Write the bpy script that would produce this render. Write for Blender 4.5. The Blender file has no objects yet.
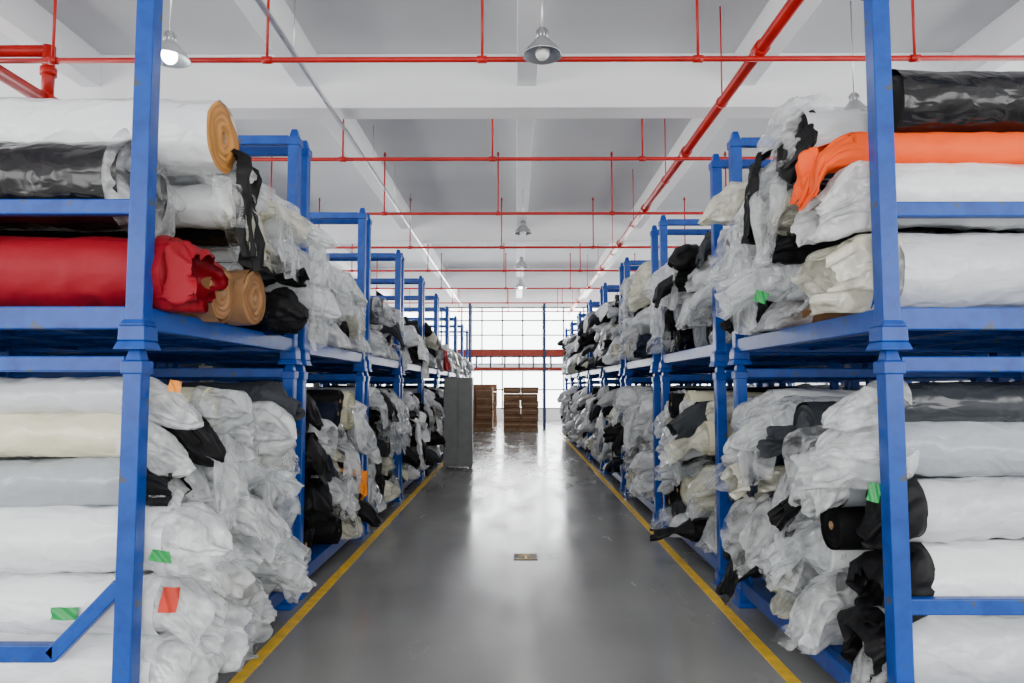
import bpy, bmesh, math, random
import numpy as np
from mathutils import Vector, Matrix
random.seed(7)
RS = np.random.RandomState(11)
PERM = RS.permutation(256)
VAL = RS.uniform(-1, 1, 256)
C = bpy.context.collection

# ---------------------------------------------------------------- noise
def vn(P, f, s):
    Q = P * f + np.array([s*17.31, s*7.77, s*3.13])
    I = np.floor(Q).astype(np.int64); U = Q - I
    U = U*U*(3-2*U)
    def h(a, b, c):
        return VAL[PERM[(PERM[(PERM[(I[..., 0]+a) & 255]+I[..., 1]+b) & 255]+I[..., 2]+c) & 255]]
    x, y, z = U[..., 0], U[..., 1], U[..., 2]
    l = lambda a, b, t: a+(b-a)*t
    return l(l(l(h(0,0,0), h(1,0,0), x), l(h(0,1,0), h(1,1,0), x), y),
             l(l(h(0,0,1), h(1,0,1), x), l(h(0,1,1), h(1,1,1), x), y), z)
def vvec(P, f, s, ridge=False):
    o = [vn(P, f, s+k*5.3) for k in range(3)]
    if ridge: o = [1-2*np.abs(a) - .4 for a in o]
    return np.stack(o, -1)

# ---------------------------------------------------------------- materials
def newmat(name):
    m = bpy.data.materials.new(name); m.use_nodes = True
    nt = m.node_tree; nt.nodes.clear()
    out = nt.nodes.new('ShaderNodeOutputMaterial')
    return m, nt, out
def N(nt, t, **kw):
    n = nt.nodes.new(t)
    for k, v in kw.items():
        if k in n.inputs.keys(): n.inputs[k].default_value = v
        else: setattr(n, k, v)
    return n
def ramp(nt, src, p0, p1, c0=(0,0,0,1), c1=(1,1,1,1)):
    r = N(nt, 'ShaderNodeValToRGB'); e = r.color_ramp.elements
    e[0].position = p0; e[1].position = p1; e[0].color = c0; e[1].color = c1
    nt.links.new(src, r.inputs[0]); return r
def simple(name, col, rough=.5, metal=0, var=.12, scale=6, dirt=None, spec=.5):
    m, nt, out = newmat(name)
    b = N(nt, 'ShaderNodeBsdfPrincipled', Roughness=rough, Metallic=metal)
    b.inputs['Specular IOR Level'].default_value = spec
    tc = N(nt, 'ShaderNodeTexCoord')
    n = N(nt, 'ShaderNodeTexNoise', Scale=scale, Detail=4.0)
    nt.links.new(tc.outputs['Object'], n.inputs['Vector'])
    d = dirt or tuple(c*(1-var*2.2) for c in col)
    r = ramp(nt, n.outputs['Fac'], .35, .65, (*d, 1), (*[min(1, c*(1+var*.4)) for c in col], 1))
    nt.links.new(r.outputs[0], b.inputs['Base Color'])
    nt.links.new(b.outputs[0], out.inputs[0])
    return m

def crinkle(nt, stretch, s1, s2):
    """crumpled film height: warped coordinates, flat Manhattan-Voronoi facets + a soft noise"""
    tc = N(nt, 'ShaderNodeTexCoord')
    mp = N(nt, 'ShaderNodeMapping'); mp.inputs['Scale'].default_value = stretch
    nt.links.new(tc.outputs['Object'], mp.inputs[0])
    v2 = N(nt, 'ShaderNodeTexNoise', Scale=float(s1), Detail=2.0, Distortion=.8)
    nt.links.new(mp.outputs[0], v2.inputs['Vector'])
    wv = N(nt, 'ShaderNodeVectorMath', operation='MULTIPLY_ADD')
    nt.links.new(v2.outputs['Color'], wv.inputs[0]); wv.inputs[1].default_value = (.16, .16, .16)
    nt.links.new(mp.outputs[0], wv.inputs[2])
    v = N(nt, 'ShaderNodeTexVoronoi', Scale=float(s2)); v.distance = 'MANHATTAN'
    nt.links.new(wv.outputs[0], v.inputs['Vector'])
    d = N(nt, 'ShaderNodeMath', operation='ADD')
    nt.links.new(v.outputs['Distance'], d.inputs[0]); nt.links.new(v2.outputs['Fac'], d.inputs[1])
    return v2, d
def mk_wrap():
    m, nt, out = newmat('wrapped_fabric')
    at = N(nt, 'ShaderNodeAttribute', attribute_name='Col')
    v2, h = crinkle(nt, (.7, 1.1, 1.1), 5, 7)
    b = N(nt, 'ShaderNodeBsdfPrincipled', Roughness=.2)
    nt.links.new(at.outputs['Color'], b.inputs['Base Color'])
    bp = N(nt, 'ShaderNodeBump', Strength=.5, Distance=.02)
    nt.links.new(h.outputs[0], bp.inputs['Height']); nt.links.new(bp.outputs[0], b.inputs['Normal'])
    nt.links.new(b.outputs[0], out.inputs[0]); return m
def mk_fabric():
    m, nt, out = newmat('bare_fabric')
    at = N(nt, 'ShaderNodeAttribute', attribute_name='Col')
    tc = N(nt, 'ShaderNodeTexCoord')
    n = N(nt, 'ShaderNodeTexNoise', Scale=9.0, Detail=3.0); nt.links.new(tc.outputs['Object'], n.inputs['Vector'])
    b = N(nt, 'ShaderNodeBsdfPrincipled', Roughness=.6)
    b.inputs['Specular IOR Level'].default_value = .25
    nt.links.new(at.outputs['Color'], b.inputs['Base Color'])
    bp = N(nt, 'ShaderNodeBump', Strength=.4, Distance=.02)
    nt.links.new(n.outputs['Fac'], bp.inputs['Height']); nt.links.new(bp.outputs[0], b.inputs['Normal'])
    nt.links.new(b.outputs[0], out.inputs[0]); return m
def mk_film():
    m, nt, out = newmat('plastic_film')
    at = N(nt, 'ShaderNodeAttribute', attribute_name='Col')
    v2, h = crinkle(nt, (1, 1, 1), 6, 11)
    b = N(nt, 'ShaderNodeBsdfPrincipled', Roughness=.11)
    b.inputs['Specular IOR Level'].default_value = .9
    nt.links.new(at.outputs['Color'], b.inputs['Base Color'])
    bp = N(nt, 'ShaderNodeBump', Strength=.75, Distance=.024)
    nt.links.new(h.outputs[0], bp.inputs['Height']); nt.links.new(bp.outputs[0], b.inputs['Normal'])
    tl = N(nt, 'ShaderNodeBsdfTranslucent'); nt.links.new(at.outputs['Color'], tl.inputs['Color'])
    m1 = N(nt, 'ShaderNodeMixShader'); m1.inputs[0].default_value = .28
    nt.links.new(b.outputs[0], m1.inputs[1]); nt.links.new(tl.outputs[0], m1.inputs[2])
    tr = N(nt, 'ShaderNodeBsdfTransparent'); tr.inputs[0].default_value = (.97, .98, .98, 1)
    r = ramp(nt, v2.outputs['Fac'], .40, .60, (0, 0, 0, 1), (.40, .40, .40, 1))
    sub = N(nt, 'ShaderNodeMath', operation='SUBTRACT'); sub.inputs[0].default_value = 1.0
    nt.links.new(at.outputs['Alpha'], sub.inputs[1])
    add = N(nt, 'ShaderNodeMath', operation='ADD'); add.use_clamp = True
    nt.links.new(r.outputs[0], add.inputs[0]); nt.links.new(sub.outputs[0], add.inputs[1])
    m2 = N(nt, 'ShaderNodeMixShader')
    nt.links.new(add.outputs[0], m2.inputs[0]); nt.links.new(m1.outputs[0], m2.inputs[1]); nt.links.new(tr.outputs[0], m2.inputs[2])
    nt.links.new(m2.outputs[0], out.inputs[0]); return m
def mk_far():
    m, nt, out = newmat('plastic_wrap_plain')
    at = N(nt, 'ShaderNodeAttribute', attribute_name='Col')
    tc = N(nt, 'ShaderNodeTexCoord')
    n = N(nt, 'ShaderNodeTexVoronoi', Scale=12.0); nt.links.new(tc.outputs['Object'], n.inputs['Vector']); n.distance = 'MANHATTAN'
    b = N(nt, 'ShaderNodeBsdfPrincipled', Roughness=.18)
    nt.links.new(at.outputs['Color'], b.inputs['Base Color'])
    bp = N(nt, 'ShaderNodeBump', Strength=.7, Distance=.025)
    nt.links.new(n.outputs['Distance'], bp.inputs['Height']); nt.links.new(bp.outputs[0], b.inputs['Normal'])
    nt.links.new(b.outputs[0], out.inputs[0]); return m
M_WRAP, M_FAB, M_FILM, M_FARM = mk_wrap(), mk_fabric(), mk_film(), mk_far()

def mk_blue():
    m, nt, out = newmat('rack_blue_paint')
    tc = N(nt, 'ShaderNodeTexCoord')
    n = N(nt, 'ShaderNodeTexNoise', Scale=14.0, Detail=5.0); nt.links.new(tc.outputs['Object'], n.inputs['Vector'])
    r = ramp(nt, n.outputs['Fac'], .65, .69, (0, 0, 0, 1), (1, 1, 1, 1))
    r2 = ramp(nt, n.outputs['Fac'], .3, .6, (.0006, .034, .22, 1), (.001, .056, .32, 1))
    mix = N(nt, 'ShaderNodeMix', data_type='RGBA')
    nt.links.new(r.outputs[0], mix.inputs[0]); nt.links.new(r2.outputs[0], mix.inputs[6])
    mix.inputs[7].default_value = (.05, .06, .09, 1)
    b = N(nt, 'ShaderNodeBsdfPrincipled', Roughness=.34)
    b.inputs['Specular IOR Level'].default_value = .35
    nt.links.new(mix.outputs[2], b.inputs['Base Color']); nt.links.new(b.outputs[0], out.inputs[0]); return m
M_BLUE = mk_blue()
def mk_floor():
    m, nt, out = newmat('epoxy_floor')
    tc = N(nt, 'ShaderNodeTexCoord')
    n = N(nt, 'ShaderNodeTexNoise', Scale=.9, Detail=7.0); nt.links.new(tc.outputs['Object'], n.inputs['Vector'])
    r = ramp(nt, n.outputs['Fac'], .3, .72, (.205, .206, .20, 1), (.28, .28, .27, 1))
    mp = N(nt, 'ShaderNodeMapping'); mp.inputs['Scale'].default_value = (2.2, .7, 1); nt.links.new(tc.outputs['Object'], mp.inputs[0])
    n2 = N(nt, 'ShaderNodeTexNoise', Scale=1.3, Detail=5.0); nt.links.new(mp.outputs[0], n2.inputs['Vector'])
    r2 = ramp(nt, n2.outputs['Fac'], .35, .68, (.14, .14, .14, 1), (.29, .29, .29, 1))
    n3 = N(nt, 'ShaderNodeTexNoise', Scale=38.0, Detail=3.0); nt.links.new(tc.outputs['Object'], n3.inputs['Vector'])
    r3 = ramp(nt, n3.outputs['Fac'], .68, .73, (0, 0, 0, 1), (.35, .35, .35, 1))
    mix = N(nt, 'ShaderNodeMix', data_type='RGBA')
    nt.links.new(r3.outputs[0], mix.inputs[0]); nt.links.new(r.outputs[0], mix.inputs[6]); mix.inputs[7].default_value = (.40, .39, .36, 1)
    b = N(nt, 'ShaderNodeBsdfPrincipled')
    b.inputs['Specular IOR Level'].default_value = .5
    nt.links.new(mix.outputs[2], b.inputs['Base Color']); nt.links.new(r2.outputs[0], b.inputs['Roughness'])
    nt.links.new(b.outputs[0], out.inputs[0]); return m
M_FLOOR = mk_floor()
M_CEIL = simple('painted_ceiling', (.62, .635, .65), .8, var=.03, scale=.6)
M_BEAM = simple('painted_beam', (.84, .85, .86), .75, var=.02, scale=.8)
M_WALL = simple('painted_wall', (.78, .79, .80), .8, var=.04, scale=1)
M_RED = simple('red_pipe_paint', (.44, .006, .004), .35, var=.1, spec=.35)
M_YEL = simple('yellow_floor_paint', (.95, .56, .01), .45, var=.1, scale=12, dirt=(.70, .44, .04))
M_DARK = simple('dark_rubber', (.02, .02, .022), .5)
M_GREY = simple('grey_cabinet_paint', (.19, .20, .195), .5, var=.06)
M_STEEL = simple('galvanised_steel', (.6, .61, .62), .3, metal=.9, var=.05)
M_CARD = simple('cardboard', (.20, .095, .04), .8, var=.12, scale=5)
M_TAPE = simple('packing_tape', (.30, .17, .08), .3)
M_WOOD = simple('pallet_wood', (.3, .19, .1), .8, var=.2, scale=10)
M_ORG = simple('orange_beam_paint', (.38, .035, .012), .4)
M_PBLUE = simple('dark_blue_upright', (.01, .03, .12), .4)
M_FRAME = simple('window_frame', (.12, .15, .14), .5)
M_GREEN = simple('green_label', (.002, .30, .06), .4)
M_REDTAG = simple('red_label', (.55, .03, .012), .5)
M_ORTAG = simple('orange_label', (.85, .28, .01), .5)
def emis(name, col, s, sample=False):
    m, nt, out = newmat(name)
    e = N(nt, 'ShaderNodeEmission', Strength=s); e.inputs[0].default_value = (*col, 1)
    nt.links.new(e.outputs[0], out.inputs[0])
    if not sample: m.cycles.emission_sampling = 'NONE'
    return m
M_PANE = emis('daylit_glazing', (.95, .98, 1), 9.0)
M_FILL_PANE = emis('fill_glazing', (.95, .98, 1), 2.0)  # glow of the added side and back panes, for fill
M_BULB = emis('lamp_bulb', (.9, .96, 1), 25)
M_BULBOFF = simple('frosted_bulb', (.8, .8, .78), .2)

# ---------------------------------------------------------------- accumulators
class Acc:
    def __init__(s): s.v=[]; s.q=[]; s.c=[]; s.m=[]; s.n=0; s.far=False
    def grid(s, P, col, mat, wrap=True, mirror=1):
        n, m = P.shape[:2]
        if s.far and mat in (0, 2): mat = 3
        idx = np.arange(n*m).reshape(n, m) + s.n
        if wrap: idx = np.concatenate([idx, idx[:, :1]], 1)
        a, b, c, d = idx[:-1, :-1], idx[:-1, 1:], idx[1:, 1:], idx[1:, :-1]
        q = np.stack([a, b, c, d], -1).reshape(-1, 4)
        P = P.copy(); P[..., 0] *= mirror
        if mirror > 0: q = q[:, ::-1]
        s.v.append(P.reshape(-1, 3)); s.q.append(q)
        col = np.broadcast_to(np.asarray(col, float), (n, m, 4)).reshape(-1, 4)
        s.c.append(col); s.m.append(np.full(len(q), mat)); s.n += n*m
    def build(s, name):
        v = np.concatenate(s.v).astype(np.float32); q = np.concatenate(s.q).astype(np.int32)
        me = bpy.data.meshes.new(name)
        me.vertices.add(len(v)); me.vertices.foreach_set('co', v.ravel())
        me.loops.add(q.size); me.loops.foreach_set('vertex_index', q.ravel())
        me.polygons.add(len(q)); me.polygons.foreach_set('loop_start', np.arange(0, q.size, 4, dtype=np.int32))
        me.polygons.foreach_set('material_index', np.concatenate(s.m).astype(np.int32))
        me.polygons.foreach_set('use_smooth', np.ones(len(q), bool))
        me.update(calc_edges=True)
        at = me.color_attributes.new('Col', 'FLOAT_COLOR', 'POINT')
        at.data.foreach_set('color', np.concatenate(s.c).astype(np.float32).ravel())
        for m in (M_WRAP, M_FAB, M_FILM, M_FARM): me.materials.append(m)
        me.validate()
        o = bpy.data.objects.new(name, me); C.objects.link(o); return o

WHITE=(.76,.78,.79); CREAM=(.70,.67,.47); SILVER=(.34,.37,.40); BLACK=(.003,.003,.004); DGREY=(.03,.034,.04)
BROWN=(.32,.17,.08); RED=(.24,.002,.010); ORANGE=(.85,.085,.004); NAVY=(.004,.008,.022); LGREY=(.54,.56,.58)
FILMW=(.90,.915,.925)
def body(acc, x0, x1, y, z, r, col, nA, nL, mir, mat=0, tilt=0, dy=0):
    t = np.linspace(0, 1, nL)[:, None]; th = np.linspace(0, 2*np.pi, nA, endpoint=False)[None]
    s = random.uniform(0, 50)
    X = x0+(x1-x0)*t + 0*th
    base = np.stack([X*1.0, y+r*np.cos(th)+0*t, z+r*np.sin(th)+0*t], -1)
    rr = r*(1+.05*vn(base, 3.0, s)) + .007*(1-2*np.abs(vn(base*np.array([.8, 1, 1]), 9, s+3))) + .002*(1-2*np.abs(vn(base, 20, s+5)))
    Y = y + dy*(t-1) + rr*np.cos(th)*1.02; Z = z + tilt*(t-1) + rr*np.sin(th)*.98 + .02*vn(base, 1.2, s+9)
    acc.grid(np.stack([X, Y, Z], -1), (*col, 1), mat, True, mir)
def cap(acc, x1, y, z, r, col, nA, mir, rings=9):
    rad = np.linspace(1.0, .2, rings); th = np.linspace(0, 2*np.pi, nA, endpoint=False)
    s = random.uniform(0, 50)
    rad2 = np.append(rad, [.2, .16, .16])
    n = len(rad2)
    X = np.zeros((n, nA)) + x1; X[:rings] += .012*np.sin(np.arange(rings)*2.4)[:, None]; X[0] -= .01
    X[-1] -= .25
    P = np.stack([X, y+r*rad2[:, None]*np.cos(th)[None], z+r*.98*rad2[:, None]*np.sin(th)[None]], -1)
    P[:rings, :, 0] += .012*vn(P[:rings], 14, s)
    k = np.where(np.arange(n) % 2 == 0, 1.1, .55)
    cc = np.array([*col, 1])[None, None]*np.concatenate([k[:, None, None].repeat(3, 2), np.ones((n, 1, 1))], 2)
    cc = np.broadcast_to(cc, (n, nA, 4)).copy()
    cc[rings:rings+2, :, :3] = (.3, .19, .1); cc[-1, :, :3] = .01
    acc.grid(P, cc, 1, True, mir)
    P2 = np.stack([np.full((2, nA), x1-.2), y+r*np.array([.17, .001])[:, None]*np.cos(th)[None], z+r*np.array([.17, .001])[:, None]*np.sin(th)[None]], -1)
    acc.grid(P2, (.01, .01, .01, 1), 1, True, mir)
def tail(acc, x1, y, z, r, L, nA, nT, mir, col=FILMW, alpha=1.0, kind=None, droop=None, mat=2, zmin=None, crum=1.0, yl=None):
    """loose bag end past the end of a roll"""
    if kind is None: kind = random.choice(['closed', 'closed', 'closed', 'tied', 'open', 'open', 'flop', 'flop'])
    s = random.uniform(0, 60)
    if droop is None: droop = random.uniform(.03, .16)
    t = np.linspace(0, 1, nT)[:, None]; th = np.linspace(0, 2*np.pi, nA, endpoint=False)[None]
    if kind == 'tied':
        prof = np.where(t < .5, 1.04-.8*(t/.5)**1.5, .24+.45*((t-.5)/.5)**.8)
    elif kind == 'open': prof = 1.04+.10*np.sin(t*3)-.15*t**2
    elif kind == 'closed': prof = (1.04+.12*np.sin(t*3.1))*np.sqrt(np.clip(1-t**3.2, 0, 1))+.01
    else: prof = 1.07-.2*t
    c = np.stack([np.cos(th)*1.5+0*t, np.sin(th)*1.5+0*t, t*.7+0*th], -1)
    fold = vn(c, 1.5, s)+.45*vn(c, 3.6, s+2)-.3*np.abs(vn(c, 5, s+4))
    rad = r*prof*(1+np.clip(.55*t+.03, 0, .46)*fold)
    sway = random.uniform(-.05, .05)
    flat = (1-.25*t) if kind != 'flop' else (1-.6*t)
    X = x1-.06+(L+.06)*t*(1+.15*vn(c, 1.1, s+7)) + 0*th
    if kind == 'flop': X = x1-.06+(L+.06)*np.sin(t*1.5)*(1+.12*vn(c, 1.1, s+7)); droop = droop*1.5+.08
    Y = y+rad*np.cos(th)*(1+.12*t)+sway*t*t; Z = z+rad*np.sin(th)*flat-droop*t**2
    P = np.stack([X, Y, Z], -1)
    w = np.clip(t*2.5, 0.08, 1)[..., None]*crum
    P = P + w*(.022*vvec(P, 4.5, s, True)+.0085*vvec(P, 11, s+1, True)+.003*vvec(P, 26, s+2, True))
    if zmin is not None: P[..., 2] = np.maximum(P[..., 2], zmin)
    if yl is not None:
        inb = np.clip((P[..., 0]+1.72)/.1, 0, 1)
        P[..., 1] = P[..., 1]*(1-inb)+np.clip(P[..., 1], yl[0], yl[1])*inb
    acc.grid(P, (*col, alpha), mat, True, mir)
def drape(acc, x, y, ztop, w, h, mir, col=FILMW, alpha=.75, mat=2, out=.08, n=44, yslant=0):
    s = random.uniform(0, 60)
    u = np.linspace(0, 1, n)[:, None]; v = np.linspace(-.5, .5, n)[None]
    ww = w*(.65+.4*np.sin(u*2.6))
    c = np.stack([v*3+0*u, u*.6+0*v, 0*u*v], -1)
    X = x-.22*(1-np.minimum(u*4, 1))+out*np.sqrt(u)+.07*vn(c, 2.2, s)*np.minimum(1, u*3)+.02*vn(c, 5, s+1)
    Y = y+v*ww+.04*vn(c, 1.5, s+2)+yslant*u
    Z = ztop-h*np.maximum(0, u-.1)*(1+.1*vn(c, 1.1, s+3))-.02*np.cos(v*6)
    P = np.stack([X+0*v, Y+0*u, Z+0*v], -1)
    P = P+.014*vvec(P, 6, s, True)+.005*vvec(P, 16, s+1, True)
    acc.grid(P, (*col, alpha), mat, False, mir)

def rnd_colour(dark=.3):
    u = random.random()
    if u < dark: return random.choice([BLACK, BLACK, BLACK, BLACK, DGREY, NAVY])
    return random.choice([WHITE, WHITE, WHITE, LGREY, SILVER, CREAM, WHITE, LGREY, SILVER, SILVER, BROWN if random.random() < .5 else WHITE])

def pile(side, d0, d1, deck, ztop, xe, res, dark, heroes=(), tailL=(.08, .22)):
    mir = 1 if side < 0 else -1
    acc = Acc(); placed = []; acc.far = res <= 1
    nA, nT = {3: (60, 32), 2: (36, 18), 1: (20, 11), 0: (14, 8)}[res]
    rolls = []
    for h in heroes: placed.append((h['y'], h['z'], h['r'])); rolls.append(dict(h))
    fails = 0
    while fails < 10 and len(rolls) < 90:
        r = random.uniform(.10, .15) if random.random() < .8 else random.uniform(.15, .18)
        best = None
        lo, hi = d0+.06+r, d1-.06-r
        for _ in range(26):
            y = random.uniform(lo, hi); z = deck+r
            for (py, pz, pr) in placed:
                R = r+pr
                if abs(y-py) < R: z = max(z, pz+math.sqrt(R*R-(y-py)**2))
            if best is None or z < best[1]: best = (y, z)
        y, z = best
        lim = ztop - r - (random.random()*.12)
        if z > lim: fails += 1; continue
        placed.append((y, z, r)); rolls.append(dict(y=y, z=z, r=r, col=rnd_colour(dark)))
    yl = (d0+.055, d1-.055)
    for R in rolls:
        y, z, r, col = R['y'], R['z'], R['r'], R['col']
        darkc = col[1] < .1
        x1 = R.get('x1', xe+random.uniform(-.16, .05)+(.04 if darkc else 0))
        hero = 'hero' in R
        front = y < d0+.36 or z > ztop-.45
        nL = (150 if res == 3 and hero else 60) if (hero or (front and res >= 2)) else (14 if res > 1 else 5)
        bare = darkc and random.random() < .5
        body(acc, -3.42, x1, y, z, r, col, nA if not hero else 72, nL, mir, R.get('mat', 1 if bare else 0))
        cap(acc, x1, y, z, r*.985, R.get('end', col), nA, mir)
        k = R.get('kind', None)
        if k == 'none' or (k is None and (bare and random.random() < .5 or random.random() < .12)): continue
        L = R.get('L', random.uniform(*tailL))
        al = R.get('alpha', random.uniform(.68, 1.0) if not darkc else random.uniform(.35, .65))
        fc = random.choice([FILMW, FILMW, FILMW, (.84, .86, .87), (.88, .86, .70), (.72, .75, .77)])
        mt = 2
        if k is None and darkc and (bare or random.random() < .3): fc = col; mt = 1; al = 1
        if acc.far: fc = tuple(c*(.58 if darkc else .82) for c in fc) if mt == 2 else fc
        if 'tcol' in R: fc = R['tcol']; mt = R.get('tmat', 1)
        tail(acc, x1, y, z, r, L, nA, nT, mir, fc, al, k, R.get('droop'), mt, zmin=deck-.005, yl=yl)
        if res >= 2 and random.random() < .3 and not darkc:
            tail(acc, x1+.02, y+random.uniform(-.04, .04), z-random.uniform(0, .05), r*random.uniform(.6, .95), L*random.uniform(.9, 1.2), nA, nT, mir, FILMW, random.uniform(.4, .65), None, None, 2, zmin=deck-.005, yl=yl)
    return acc, mir

# ---------------------------------------------------------------- bmesh helpers
def bx(bm, x0, x1, y0, y1, z0, z1, mi=0):
    vs = [bm.verts.new(p) for p in ((x0,y0,z0),(x1,y0,z0),(x1,y1,z0),(x0,y1,z0),(x0,y0,z1),(x1,y0,z1),(x1,y1,z1),(x0,y1,z1))]
    for f in ((3,2,1,0),(4,5,6,7),(0,1,5,4),(1,2,6,5),(2,3,7,6),(3,0,4,7)):
        bm.faces.new([vs[i] for i in f]).material_index = mi
def frustum(bm, cx, cy, w0, w1, z0, z1, mi=0):
    vs = [bm.verts.new((cx+sx*w, cy+sy*w, z)) for z, w in ((z0, w0), (z1, w1)) for sx, sy in ((-1,-1),(1,-1),(1,1),(-1,1))]
    for f in ((3,2,1,0),(4,5,6,7),(0,1,5,4),(1,2,6,5),(2,3,7,6),(3,0,4,7)):
        bm.faces.new([vs[i] for i in f]).material_index = mi
def cyl(bm, p, q, r, n=16, mi=0, r2=None):
    p, q = Vector(p), Vector(q); d = q-p
    rot = d.to_track_quat('Z', 'Y').to_matrix().to_4x4()
    ret = bmesh.ops.create_cone(bm, cap_ends=True, segments=n, radius1=r, radius2=r if r2 is None else r2, depth=d.length, matrix=Matrix.Translation((p+q)/2) @ rot)
    for v in ret['verts']:
        for f in v.link_faces: f.material_index = mi; f.smooth = len(f.verts) == 4
def tube(bm, p, q, w, h=None, mi=0):
    h = h or w
    p, q = Vector(p), Vector(q); d = q-p
    up = Vector((0, 0, 1)) if abs(d.normalized().z) < .95 else Vector((0, 1, 0))
    a = d.cross(up).normalized()*w/2; b = a.cross(d).normalized()*h/2
    vs = [bm.verts.new(o+sa*a+sb*b) for o in (p, q) for sa, sb in ((-1,-1),(1,-1),(1,1),(-1,1))]
    for f in ((3,2,1,0),(4,5,6,7),(0,1,5,4),(1,2,6,5),(2,3,7,6),(3,0,4,7)):
        bm.faces.new([vs[i] for i in f]).material_index = mi
def finish(bm, name, mats, bevel=0, link=True):
    bmesh.ops.recalc_face_normals(bm, faces=bm.faces)
    me = bpy.data.meshes.new(name); bm.to_mesh(me); bm.free()
    for m in mats: me.materials.append(m)
    o = bpy.data.objects.new(name, me)
    if link: C.objects.link(o)
    if bevel:
        b = o.modifiers.new('bevel', 'BEVEL'); b.width = bevel; b.segments = 2; b.limit_method = 'ANGLE'
    return o

# ---------------------------------------------------------------- room shell
W, Y0, Y1, H = 10.5, -6.0, 30.0, 5.8
bm = bmesh.new(); bx(bm, -W, W, Y0, Y1+.3, -.15, 0); finish(bm, 'floor', [M_FLOOR])
bm = bmesh.new(); bx(bm, -W, W, Y0, Y1+.3, H, H+.15); finish(bm, 'ceiling', [M_CEIL])
for i, x in enumerate((-1.42, 1.41)):
    bm = bmesh.new(); bx(bm, x-.035, x+.035, Y0+1, 22.5, .0, .004); finish(bm, 'floor_marking_line', [M_YEL])
for i, d in enumerate((.6, 8.57, 16.57, 24.57)):
    bm = bmesh.new(); bx(bm, -W, W, d, d+.38, 5.08, H); finish(bm, 'ceiling_beam', [M_BEAM], .01)
for i, x in enumerate((-8.3, -5.5, -2.7, .14, 2.95, 5.75, 8.5)):
    bm = bmesh.new()
    for a, b in ((Y0, .6), (.98, 8.57), (8.95, 16.57), (16.95, 24.57), (24.95, Y1)):
        bx(bm, x-.125, x+.125, a, b, 5.36, H)
    finish(bm, 'ceiling_joist', [M_BEAM], .008)
def wall_x(name, wn, x, t):
    bm = bmesh.new()
    bx(bm, x, x+t, Y0, Y1, 0, 1.1); bx(bm, x, x+t, Y0, Y1, 4.6, H)
    y = Y0
    while y < Y1: bx(bm, x, x+t, y, y+.6, 1.1, 4.6); y += 4.9
    finish(bm, name, [M_WALL])
    bm = bmesh.new(); xm = x+t/2
    y = Y0
    while y < Y1-1:
        a, b = y+.6, min(y+4.9, Y1)
        for k in range(5): yy = a+(b-a)*k/4; bx(bm, xm-.03, xm+.03, yy-.025, yy+.025, 1.1, 4.6)
        for zz in (1.13, 2.9, 4.57): bx(bm, xm-.03, xm+.03, a, b, zz-.025, zz+.025)
        y += 4.9
    sg = 1 if x > 0 else -1; xp = xm+sg*.06
    bx(bm, xp-.004, xp+.004, Y0, Y1, 1.1, 4.6, 1)
    return finish(bm, wn, [M_FRAME, M_FILL_PANE])
wall_x('wall_left', 'fill_window_left', -W-.2, .2); wall_x('wall_right', 'fill_window_right', W, .2)  # both side windows are unseen, added with glowing panes as fill
bm = bmesh.new()
bx(bm, -W, W, Y1, Y1+.25, 5.0, H); bx(bm, -W, W, Y1, Y1+.25, 0, .5); bx(bm, -W, W, Y1, Y1+.25, 2.15, 2.45)
for x in (-W, -6.2, 6.0, W-.35): bx(bm, x, x+.35, Y1, Y1+.25, 0, H)
finish(bm, 'wall_end', [M_WALL])
bm = bmesh.new()
x = -W
while x <= W:
    bx(bm, x-.03, x+.03, Y1+.05, Y1+.12, .5, 5.0); x += .9
for z in (.53, 1.35, 2.48, 3.1, 3.75, 4.4, 4.97): bx(bm, -W, W, Y1+.05, Y1+.12, z-.028, z+.028)
bx(bm, -W, W, Y1+.18, Y1+.19, .5, 5.0, 1); finish(bm, 'window_3', [M_FRAME, M_PANE])
bm = bmesh.new(); bx(bm, -W, W, Y0-.2, Y0, 0, .8); bx(bm, -W, W, Y0-.2, Y0, 4.8, H)
for x in (-W, -5.3, -.2, 5, W-.4): bx(bm, x, x+.4, Y0-.2, Y0, .8, 4.8)
finish(bm, 'wall_back', [M_WALL])
bm = bmesh.new(); bx(bm, -W, W, Y0-.16, Y0-.15, .8, 4.8, 1)
x = -W
while x <= W: bx(bm, x-.03, x+.03, Y0-.12, Y0-.06, .8, 4.8, 0); x += 1.2
finish(bm, 'fill_window_back', [M_FRAME, M_FILL_PANE])  # unseen rear window, added as a glowing fill behind the camera
for x in (-6.3, 6.3):
    for d in (.6, 8.57, 16.57, 24.57):
        bm = bmesh.new(); bx(bm, x-.18, x+.18, d-.03, d+.41, 0, 5.08); finish(bm, 'concrete_column', [M_BEAM], .02)

# ---------------------------------------------------------------- red sprinkler pipes
ZP = 4.6
dl = [.3, 3.3, 6.3, 9.15, 12.1, 15.1, 18.2, 21.5, 25.3, 28.2]
for d in dl:
    bm = bmesh.new()
    cyl(bm, (-W+.02, d, ZP), (W-.02, d, ZP), .026, 12)
    k = -5
    while k <= 5:
        x = -.32+2.05*k; k += 1
        if abs(x) < W-.3:
            cyl(bm, (x, d, ZP), (x, d, H-.12), .014, 8)
            cyl(bm, (x, d, H-.13), (x, d, H-.07), .03, 8, r2=.012)
            cyl(bm, (x-.045, d, ZP), (x+.045, d, ZP), .036, 10)
    finish(bm, 'sprinkler_branch_pipe', [M_RED])
bm = bmesh.new()
x = 2.32
cyl(bm, (x, Y0, 4.69), (x, Y1, 4.69), .058, 20)
for d in dl: cyl(bm, (x, d-.07, 4.69), (x, d+.07, 4.69), .074, 16)
y = 1.7
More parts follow.
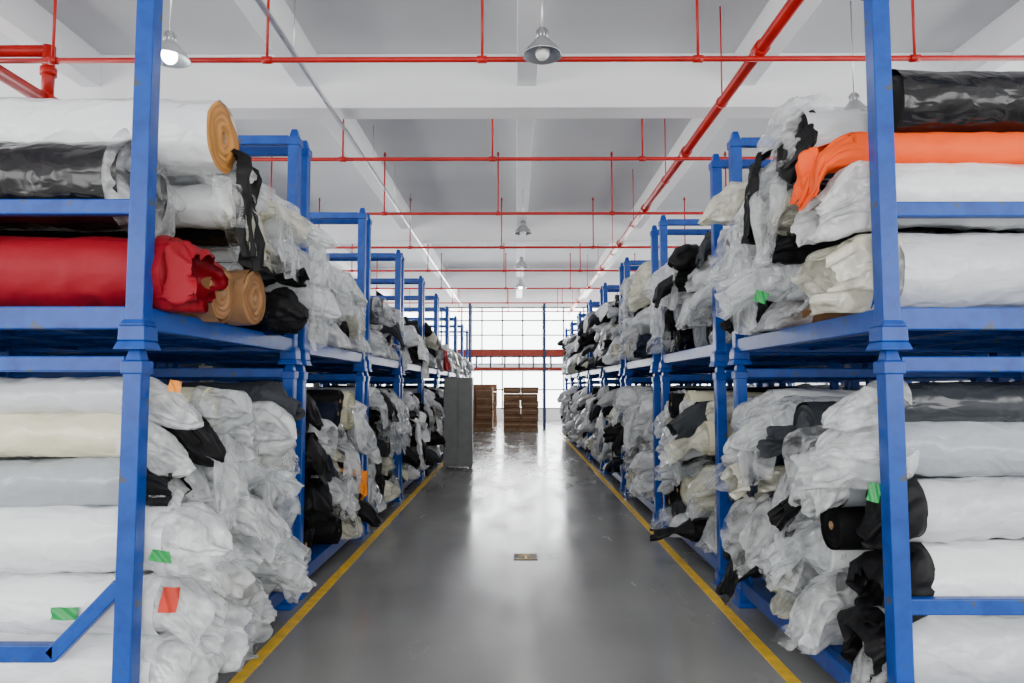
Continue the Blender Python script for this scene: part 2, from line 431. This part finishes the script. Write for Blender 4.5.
while y < 29: cyl(bm, (x, y, 4.69), (x, y, H), .009, 6); cyl(bm, (x, y-.015, 4.69), (x, y+.015, 4.69), .068, 16); y += 2.9
finish(bm, 'fire_main_pipe', [M_RED])
bm = bmesh.new()
cyl(bm, (-4.95, Y0, 4.5), (-4.95, 7.6, 4.5), .07, 20)
cyl(bm, (-4.95, 7.0, 4.5), (-4.95, 7.0, 5.1), .06, 20); cyl(bm, (-4.95, 6.9, 4.5), (-4.95, 7.1, 4.5), .09, 16)
cyl(bm, (-4.95, 7.0, 4.78), (-4.95, 7.0, 4.86), .08, 16); cyl(bm, (-4.95, 7.0, 5.05), (-7.5, 7.0, 5.05), .06, 16)
finish(bm, 'fire_riser_pipe', [M_RED])
bm = bmesh.new()
x = -2.35
bx(bm, x-.02, x+.02, Y0, Y1, 5.0, 5.04)
y = 1
while y < 29: cyl(bm, (x, y, 5.0), (x, y, H), .006, 6); y += 2
finish(bm, 'cable_conduit', [M_STEEL])

# ---------------------------------------------------------------- pendant lamps
def lamp(x, y, z, lit):
    bm = bmesh.new()
    prof = [(.012, .25), (.035, .24), (.045, .21), (.05, .15), (.075, .125), (.10, .09), (.14, .05), (.17, .0), (.178, -.012), (.172, -.01), (.13, .045), (.08, .08), (.03, .10)]
    n = 28; rings = []
    for r, h in prof: rings.append([bm.verts.new((r*math.cos(2*math.pi*i/n), r*math.sin(2*math.pi*i/n), h)) for i in range(n)])
    for a, b in zip(rings, rings[1:]):
        for i in range(n):
            f = bm.faces.new((a[i], a[(i+1) % n], b[(i+1) % n], b[i])); f.smooth = True
    cyl(bm, (0, 0, .24), (0, 0, H-z if abs(x) > 1 else 5.36-z), .008, 8, 0)
    ret = bmesh.ops.create_uvsphere(bm, u_segments=20, v_segments=12, radius=.068, matrix=Matrix.Translation((0, 0, .02)) @ Matrix.Diagonal((1, 1, 1.1, 1)))
    for v in ret['verts']:
        for f in v.link_faces: f.material_index = 1; f.smooth = True
    for i in range(10):
        a = i*math.pi/5
        cyl(bm, (math.cos(a)*.05, math.sin(a)*.05, .14), (math.cos(a)*.05, math.sin(a)*.05, .22), .006, 6, 0)
    o = finish(bm, 'pendant_high_bay_lamp', [M_STEEL, M_BULB if lit else M_BULBOFF]); o.location = (x, y, z)
    l = bpy.data.lights.new('lamp_light', 'SPOT'); l.energy = 70 if lit else 45; l.shadow_soft_size = .06; l.spot_size = math.radians(150); l.spot_blend = .5; l.color = (1, .98, .95)
    lo = bpy.data.objects.new('lamp_light', l); C.objects.link(lo); lo.parent = o; lo.location = (0, 0, -.12)
for x, y, z, lit in ((.24, 6.0, 4.5, False), (.14, 13.2, 4.5, False), (.14, 17.0, 4.5, False), (.14, 20.6, 4.5, True), (-3.12, 5.95, 4.45, True), (3.75, 7.4, 4.5, False)):
    lamp(x, y, z, lit)

# ---------------------------------------------------------------- stacking rack units
RW, RL, RH = 1.98, 1.92, 1.65
def rack_mesh(variant):
    bm = bmesh.new(); p = .038
    for cx in (0, -RW):
        for cy in (0, RL):
            bx(bm, cx-p, cx+p, cy-p, cy+p, .09, RH-.045)
            frustum(bm, cx, cy, .068, .056, 0, .035); frustum(bm, cx, cy, .056, .054, .035, .10)
            frustum(bm, cx, cy, .054, .042, .10, .125)
            frustum(bm, cx, cy, .046, .046, RH-.10, RH-.045); frustum(bm, cx, cy, .034, .02, RH-.045, RH+.02)
    for cy in (0, RL): bx(bm, -RW+p, -p, cy-.03, cy+.03, .085, .180)
    for cx in (0, -RW): bx(bm, cx-.03, cx+.03, p, RL-p, .085, .180)
    for k in range(1, 6):
        y = RL*k/6; bx(bm, -RW+.03, -.03, y-.025, y+.025, .11, .165)
    for k in range(1, 4):
        x = -RW*k/4; bx(bm, x-.02, x+.02, .03, RL-.03, .10, .15)
    bx(bm, -RW+.03, -.03, .03, RL-.03, .166, .178)
    for cy, s in ((0, 1), (RL, -1)):
        for cx in (0, -RW):
            tube(bm, (cx, cy+s*.04, .30), (cx, cy+s*.16, .18), .012, .03)
    for cy in (0, RL):
        if variant == 1 and cy == 0:
            tube(bm, (-RW+.04, 0, .43), (-.28, 0, .43), .05, .07)
            tube(bm, (-.30, 0, .415), (-.03, 0, .70), .05, .06)
        else:
            tube(bm, (-RW+.04, cy, .60), (-.04, cy, .60), .045, .065)
        tube(bm, (-RW+.04, cy, 1.592), (-.04, cy, 1.592), .05, .065)
    for zz in (.60, 1.1, 1.592): tube(bm, (-RW, .04, zz), (-RW, RL-.04, zz), .05, .05)
    o = finish(bm, 'tmp', [M_BLUE], 0, False); me = o.data; bpy.data.objects.remove(o); me.name = 'stacking_rack_v%d' % variant
    return me
RMV = [rack_mesh(0), rack_mesh(1)]
def put_rack(side, d, z, var=0, dx=0):
    o = bpy.data.objects.new('stacking_rack', RMV[var]); C.objects.link(o)
    o.location = (side*(1.57+dx), d, z); o.scale = (1 if side < 0 else -1, 1, 1)
    if dx == 0:
        b = o.modifiers.new('bevel', 'BEVEL'); b.width = .006; b.segments = 2; b.limit_method = 'ANGLE'
LD = [2.82+2.14*i for i in range(9)]
RD = [2.88, 5.27, 7.65, 10.0, 12.35, 14.7, 17.05, 19.3]
for i, d in enumerate(LD): put_rack(-1, d, 0, 1 if i == 0 else 0); put_rack(-1, d, RH); put_rack(-1, d, 0, 0, 2.15); put_rack(-1, d, RH, 0, 2.15)  # outer rows, left and right, are added to darken the rack sides
for i, d in enumerate(RD): put_rack(1, d, 0); put_rack(1, d, RH); put_rack(1, d, 0, 0, 2.15); put_rack(1, d, RH, 0, 2.15)

# ---------------------------------------------------------------- fabric piles
DK0, DK1 = .182, .182+RH
def H_(y, z, r, col, x1, **k): return dict(y=y, z=z, r=r, col=col, x1=x1, hero=1, **k)
y = LD[0]+.19
heroes = [H_(y, .315, .135, WHITE, -1.5, L=.2, kind='closed'), H_(y, .575, .127, WHITE, -1.5, L=.2, kind='open'), H_(y, .84, .138, WHITE, -1.47, L=.22, kind='closed'),
          H_(y+.01, 1.08, .105, SILVER, -1.60, end=BLACK, tcol=BLACK, L=.12, kind='open'), H_(y, 1.275, .098, CREAM, -1.64, L=.2, alpha=.9), H_(y, 1.45, .085, LGREY, -1.64, L=.25, kind='closed')]
acc, mir = pile(-1, LD[0], LD[0]+RL, DK0, 1.56, -1.54, 3, .07, heroes, tailL=(.12, .28))
drape(acc, -1.50, 4.1, 1.3, .45, .55, mir, alpha=.55); drape(acc, -1.46, 3.35, 1.2, .35, .4, mir, alpha=.6)
acc.build('fabric_roll_pile')
heroes = [H_(y+.0, 2.0, .168, RED, -1.50, tcol=RED, L=.12, kind='open', droop=.03), H_(y+.01, 2.40, .205, BLACK, -1.68, L=.1, alpha=.5, kind='closed', mat=0),
          H_(y+.22, 2.70, .175, WHITE, -1.42, end=(.60, .27, .07), kind='none'), H_(y+.36, 1.965, .135, BROWN, -1.46, end=(.42, .21, .09), kind='none'),
          H_(y+.67, 1.98, .15, BROWN, -1.42, end=(.40, .20, .085), kind='none'), H_(y+.62, 2.36, .12, BLACK, -1.46, kind='open', alpha=.4, L=.1),
          H_(y+.45, 2.42, .11, WHITE, -1.46, kind='flop', L=.14, alpha=.8)]
acc, mir = pile(-1, LD[0], LD[0]+RL, DK1, 2.80, -1.50, 3, .18, heroes, tailL=(.12, .3))
drape(acc, -1.40, 3.42, 2.72, .22, .66, mir, BLACK, 1, 1, .05)
drape(acc, -1.36, 4.4, 2.62, .42, .95, mir, FILMW, .5); drape(acc, -1.42, 3.2, 2.50, .2, .25, mir, alpha=.5)
drape(acc, -1.40, 3.95, 2.66, .5, .55, mir, FILMW, .55)
acc.build('fabric_roll_pile')
y = RD[0]+.2
heroes = [H_(y, .345, .16, LGREY, -1.60, end=BLACK, tcol=BLACK, L=.1, kind='open'), H_(y, .665, .158, WHITE, -1.70, L=.15, end=BLACK, tcol=BLACK, kind='open'), H_(y, .965, .14, LGREY, -1.68, L=.15, tcol=BLACK, kind='closed'),
          H_(y, 1.22, .125, SILVER, -1.66, L=.3, kind='closed', alpha=.85), H_(y, 1.435, .095, DGREY, -1.66, L=.26, kind='closed', alpha=.9)]
acc, mir = pile(1, RD[0], RD[0]+RL, DK0, 1.56, -1.56, 3, .50, heroes, tailL=(.12, .28))
drape(acc, -1.46, 3.35, 1.3, .3, .4, mir, FILMW, .5); drape(acc, -1.46, 4.0, 1.40, .45, .5, mir, alpha=.55); drape(acc, -1.45, 3.75, .8, .45, .4, mir, alpha=.5)
drape(acc, -1.46, 4.45, 1.2, .3, .6, mir, BLACK, 1, 1, .04)
acc.build('fabric_roll_pile')
heroes = [H_(y, 2.01, .178, LGREY, -1.66, L=.3, kind='open', alpha=.75), H_(y, 2.36, .145, WHITE, -1.60, L=.26, kind='open', alpha=.75), H_(y+.06, 2.80, .155, BLACK, -1.74, L=.1, kind='none', mat=0),
          H_(y+.03, 2.585, .085, ORANGE, -1.54, tcol=ORANGE, L=.2, droop=.10, mat=1, kind='flop'), H_(y+.42, 2.78, .15, LGREY, -1.46, end=BLACK, tcol=BLACK, L=.07, kind='closed'),
          H_(y+.40, 2.42, .13, BLACK, -1.47, L=.14, alpha=.4, kind='closed'), H_(y+.36, 2.05, .12, BLACK, -1.50, L=.12, alpha=.35, kind='open')]
acc, mir = pile(1, RD[0], RD[0]+RL, DK1, 2.98, -1.52, 3, .42, heroes, tailL=(.14, .32))
drape(acc, -1.42, 3.65, 2.66, .35, .55, mir, FILMW, .5); drape(acc, -1.40, 4.2, 2.6, .45, .75, mir, FILMW, .55)
drape(acc, -1.40, 3.9, 2.3, .4, .55, mir, FILMW, .55); drape(acc, -1.44, 3.25, 2.64, .2, .26, mir, ORANGE, 1, 1, .05)
drape(acc, -1.42, 3.95, 2.9, .22, .6, mir, BLACK, 1, 1, .05)
tail(acc, -1.58, y+.52, 2.90, .15, .22, 60, 30, mir, FILMW, .75, 'flop', .0)
acc.build('fabric_roll_pile')
low = []
def rest(D, side):
    for i, d in enumerate(D):
        if i == 0: continue
        res = 2 if i <= 2 else (1 if i <= 4 else 0)
        for lv in (0, 1):
            deck = DK0 if lv == 0 else DK1
            top = 1.54 if lv == 0 else ((2.55 if side < 0 else 3.0)+random.uniform(-.18, .1))
            dark = (.62 if lv == 0 else .28) if side < 0 else (.40 if lv == 0 else .42)
            acc, mir = pile(side, d, d+RL, deck, top, -1.56, res, dark, tailL=(.07, .22 if side < 0 else .30))
            for k in range(2 if i < 5 else 1):
                drape(acc, -1.44, d+random.uniform(.45, 1.45), top-random.uniform(.05, .6), random.uniform(.25, .45), random.uniform(.3, .6), mir, FILMW, random.uniform(.45, .7), n=30)
            if side < 0 and lv == 0 and i == 1: drape(acc, -1.42, d+1.2, .75, .2, .25, mir, (.85, .24, .01), 1, 1, .05, n=24)
            if side < 0 and lv == 1 and i == 4: drape(acc, -1.36, d+.9, 2.2, .6, .45, mir, (.4, .01, .015), 1, 1, .1, n=30)
            o = acc.build('fabric_roll_pile')
            if res == 0: low.append((side, lv, d, o.data))
rest(LD, -1); rest(RD, 1)
for side, D in ((-1, LD), (1, RD)):  # piles of the added outer rows, blocking side light
    for i, d in enumerate(D):
        for lv in (0, 1):
            cand = [c for c in low if c[0] == side and c[1] == lv]
            c = cand[(i*2+lv) % len(cand)]
            o = bpy.data.objects.new('fabric_roll_pile', c[3]); C.objects.link(o)
            o.location = (side*2.17, d-c[2], 0)

# labels
def label(x, y, z, w, h, mat, name, face='y', tilt=0):
    n = 8; bm = bmesh.new()
    g = [[bm.verts.new(((i/n-.5)*w, .006*math.sin(i*1.1+j*.7), (j/n-.5)*h)) for j in range(n+1)] for i in range(n+1)]
    for i in range(n):
        for j in range(n): bm.faces.new((g[i][j], g[i+1][j], g[i+1][j+1], g[i][j+1])).smooth = True
    o = finish(bm, name, [mat]); o.location = (x, y, z); o.rotation_euler = (-.1, tilt, {'y': 0, 'x': math.radians(90), 'l': math.radians(40), 'r': math.radians(-40)}[face])
yy = LD[0]+.19
label(-1.86, yy-.143, .565, .11, .05, M_GREEN, 'green_label')
label(-1.46, yy-.153, .80, .09, .045, M_GREEN, 'green_label', 'l', .3)
label(-1.43, yy-.138, .62, .07, .10, M_REDTAG, 'red_label', 'l', .2)
label(-1.46, yy-.09, 1.50, .05, .05, M_ORTAG, 'orange_label', 'l', .2)
label(1.29, 3.58, 1.97, .07, .06, M_GREEN, 'green_label', 'r', .4)
label(1.52, 2.94, 1.05, .05, .08, M_GREEN, 'green_label', 'r', .2)

bm = bmesh.new(); bx(bm, -.105, .105, -.11, .11, 0, .004, 0)
bx(bm, -.085, .085, -.09, -.08, .004, .006, 1); bx(bm, -.085, .085, .08, .09, .004, .006, 1)
for s in (-1, 1): tube(bm, (0, .05, .005), (s*.055, -.005, .005), .02, .003, 1)
tube(bm, (0, .05, .005), (0, -.06, .005), .02, .003, 1)
o = finish(bm, 'floor_arrow_sign', [M_DARK, M_YEL]); o.location = (.085, 6.12, 0)

bm = bmesh.new(); bx(bm, -.26, .26, -.2, .2, .05, 1.66)
bx(bm, -.25, -.006, -.215, -.2, .09, 1.62); bx(bm, .006, .25, -.215, -.2, .09, 1.62)
for s in (-1, 1): tube(bm, (s*.03, -.23, .85), (s*.03, -.23, .97), .012)
for sx in (-.22, .22):
    for sy in (-.16, .16): bx(bm, sx-.02, sx+.02, sy-.02, sy+.02, 0, .05)
o = finish(bm, 'metal_cabinet', [M_GREY], .004); o.location = (-1.06, 12.7, 0)

def pallet_stack(x, y, nx, nz, ch):
    bm = bmesh.new(); w, dpt = 1.15, .95
    for k in range(7): bx(bm, -w/2+k*w/6.6, -w/2+k*w/6.6+.1, -dpt/2, dpt/2, .115, .135, 1)
    for yy in (-dpt/2, -.05, dpt/2-.1): bx(bm, -w/2, w/2, yy, yy+.1, .02, .115, 1)
    bx(bm, -w/2, w/2, -dpt/2, -dpt/2+.1, 0, .02, 1); bx(bm, -w/2, w/2, dpt/2-.1, dpt/2, 0, .02, 1)
    for k in range(nx):
        for j in range(2):
            for l in range(nz):
                cw, cd = w/nx, dpt/2; jx = random.uniform(-.012, .012)
                bx(bm, -w/2+k*cw+.008+jx, -w/2+(k+1)*cw-.008+jx, -dpt/2+j*cd+.005, -dpt/2+(j+1)*cd-.005, .136+l*ch, .136+(l+1)*ch-.016, 0)
                bx(bm, -w/2+k*cw+.05+jx, -w/2+(k+1)*cw-.05+jx, -dpt/2+j*cd+.003, -dpt/2+(j+1)*cd-.003, .136+(l+.46)*ch, .136+(l+.60)*ch, 2)
    o = finish(bm, 'carton_pallet_stack', [M_CARD, M_WOOD, M_TAPE]); o.location = (x, y, 0)
pallet_stack(.16, 22.9, 2, 6, .225); pallet_stack(-1.35, 23.1, 2, 5, .27); pallet_stack(-1.3, 26.3, 2, 5, .29)
bm = bmesh.new()
for x in (-4.2, -1.62, 1.0, 3.6):
    for yy in (23.9, 24.45):
        bx(bm, x-.045, x+.045, yy-.035, yy+.035, 0, 4.4, 0)
    for z in (.4, 1.5, 2.6, 3.7):
        tube(bm, (x, 23.9, z), (x, 24.45, z+.4), .03, .03, 0)
for a, b in ((-4.2, -1.62), (-1.62, 1.0), (1.0, 3.6)):
    for yy in (23.9, 24.45):
        bx(bm, a+.04, b-.04, yy-.025, yy+.025, 2.56, 2.78, 1)
        bx(bm, a+.04, b-.04, yy-.025, yy+.025, 2.06, 2.16, 1)
    bx(bm, a+.05, b-.05, 23.95, 24.4, 2.52, 2.56, 0)
    for k in range(5): bx(bm, a+.2+k*.5, a+.26+k*.5, 23.96, 24.4, 2.1, 2.52, 0)
finish(bm, 'pallet_racking', [M_PBLUE, M_ORG])

# ---------------------------------------------------------------- lights / world / camera
w = bpy.data.worlds.new('world'); bpy.context.scene.world = w; w.use_nodes = True
w.node_tree.nodes['Background'].inputs[0].default_value = (.85, .92, 1, 1)
w.node_tree.nodes['Background'].inputs[1].default_value = 1.0
def area(loc, rot, sx, sy, e, col=(1, 1, 1)):
    l = bpy.data.lights.new('daylight_fill', 'AREA'); l.shape = 'RECTANGLE'; l.size = sx; l.size_y = sy; l.energy = e; l.color = col
    o = bpy.data.objects.new('daylight_fill_light', l); C.objects.link(o); o.location = loc; o.rotation_euler = rot  # end window daylight, plus added fill from back, left and right
area((0, Y0+.1, 2.8), (math.radians(90), 0, 0), 19, 3.8, 1200, (1, .99, .97))
area((-W+.1, 12, 2.9), (0, math.radians(-90), 0), 3.4, 34, 1900, (1, .99, .97))
area((W-.1, 12, 2.9), (0, math.radians(90), 0), 3.4, 34, 1650, (1, .99, .97))
area((0, Y1+.15, 3.0), (math.radians(-90), 0, 0), 19, 3.8, 2100, (.97, .99, 1))

cam = bpy.data.cameras.new('camera'); cam.sensor_width = 36; cam.lens = 24; cam.clip_end = 200
co = bpy.data.objects.new('camera', cam); C.objects.link(co)
co.location = (0, 0, 1.5); co.rotation_euler = (math.radians(90+3.75), 0, math.radians(.33))
bpy.context.scene.camera = co
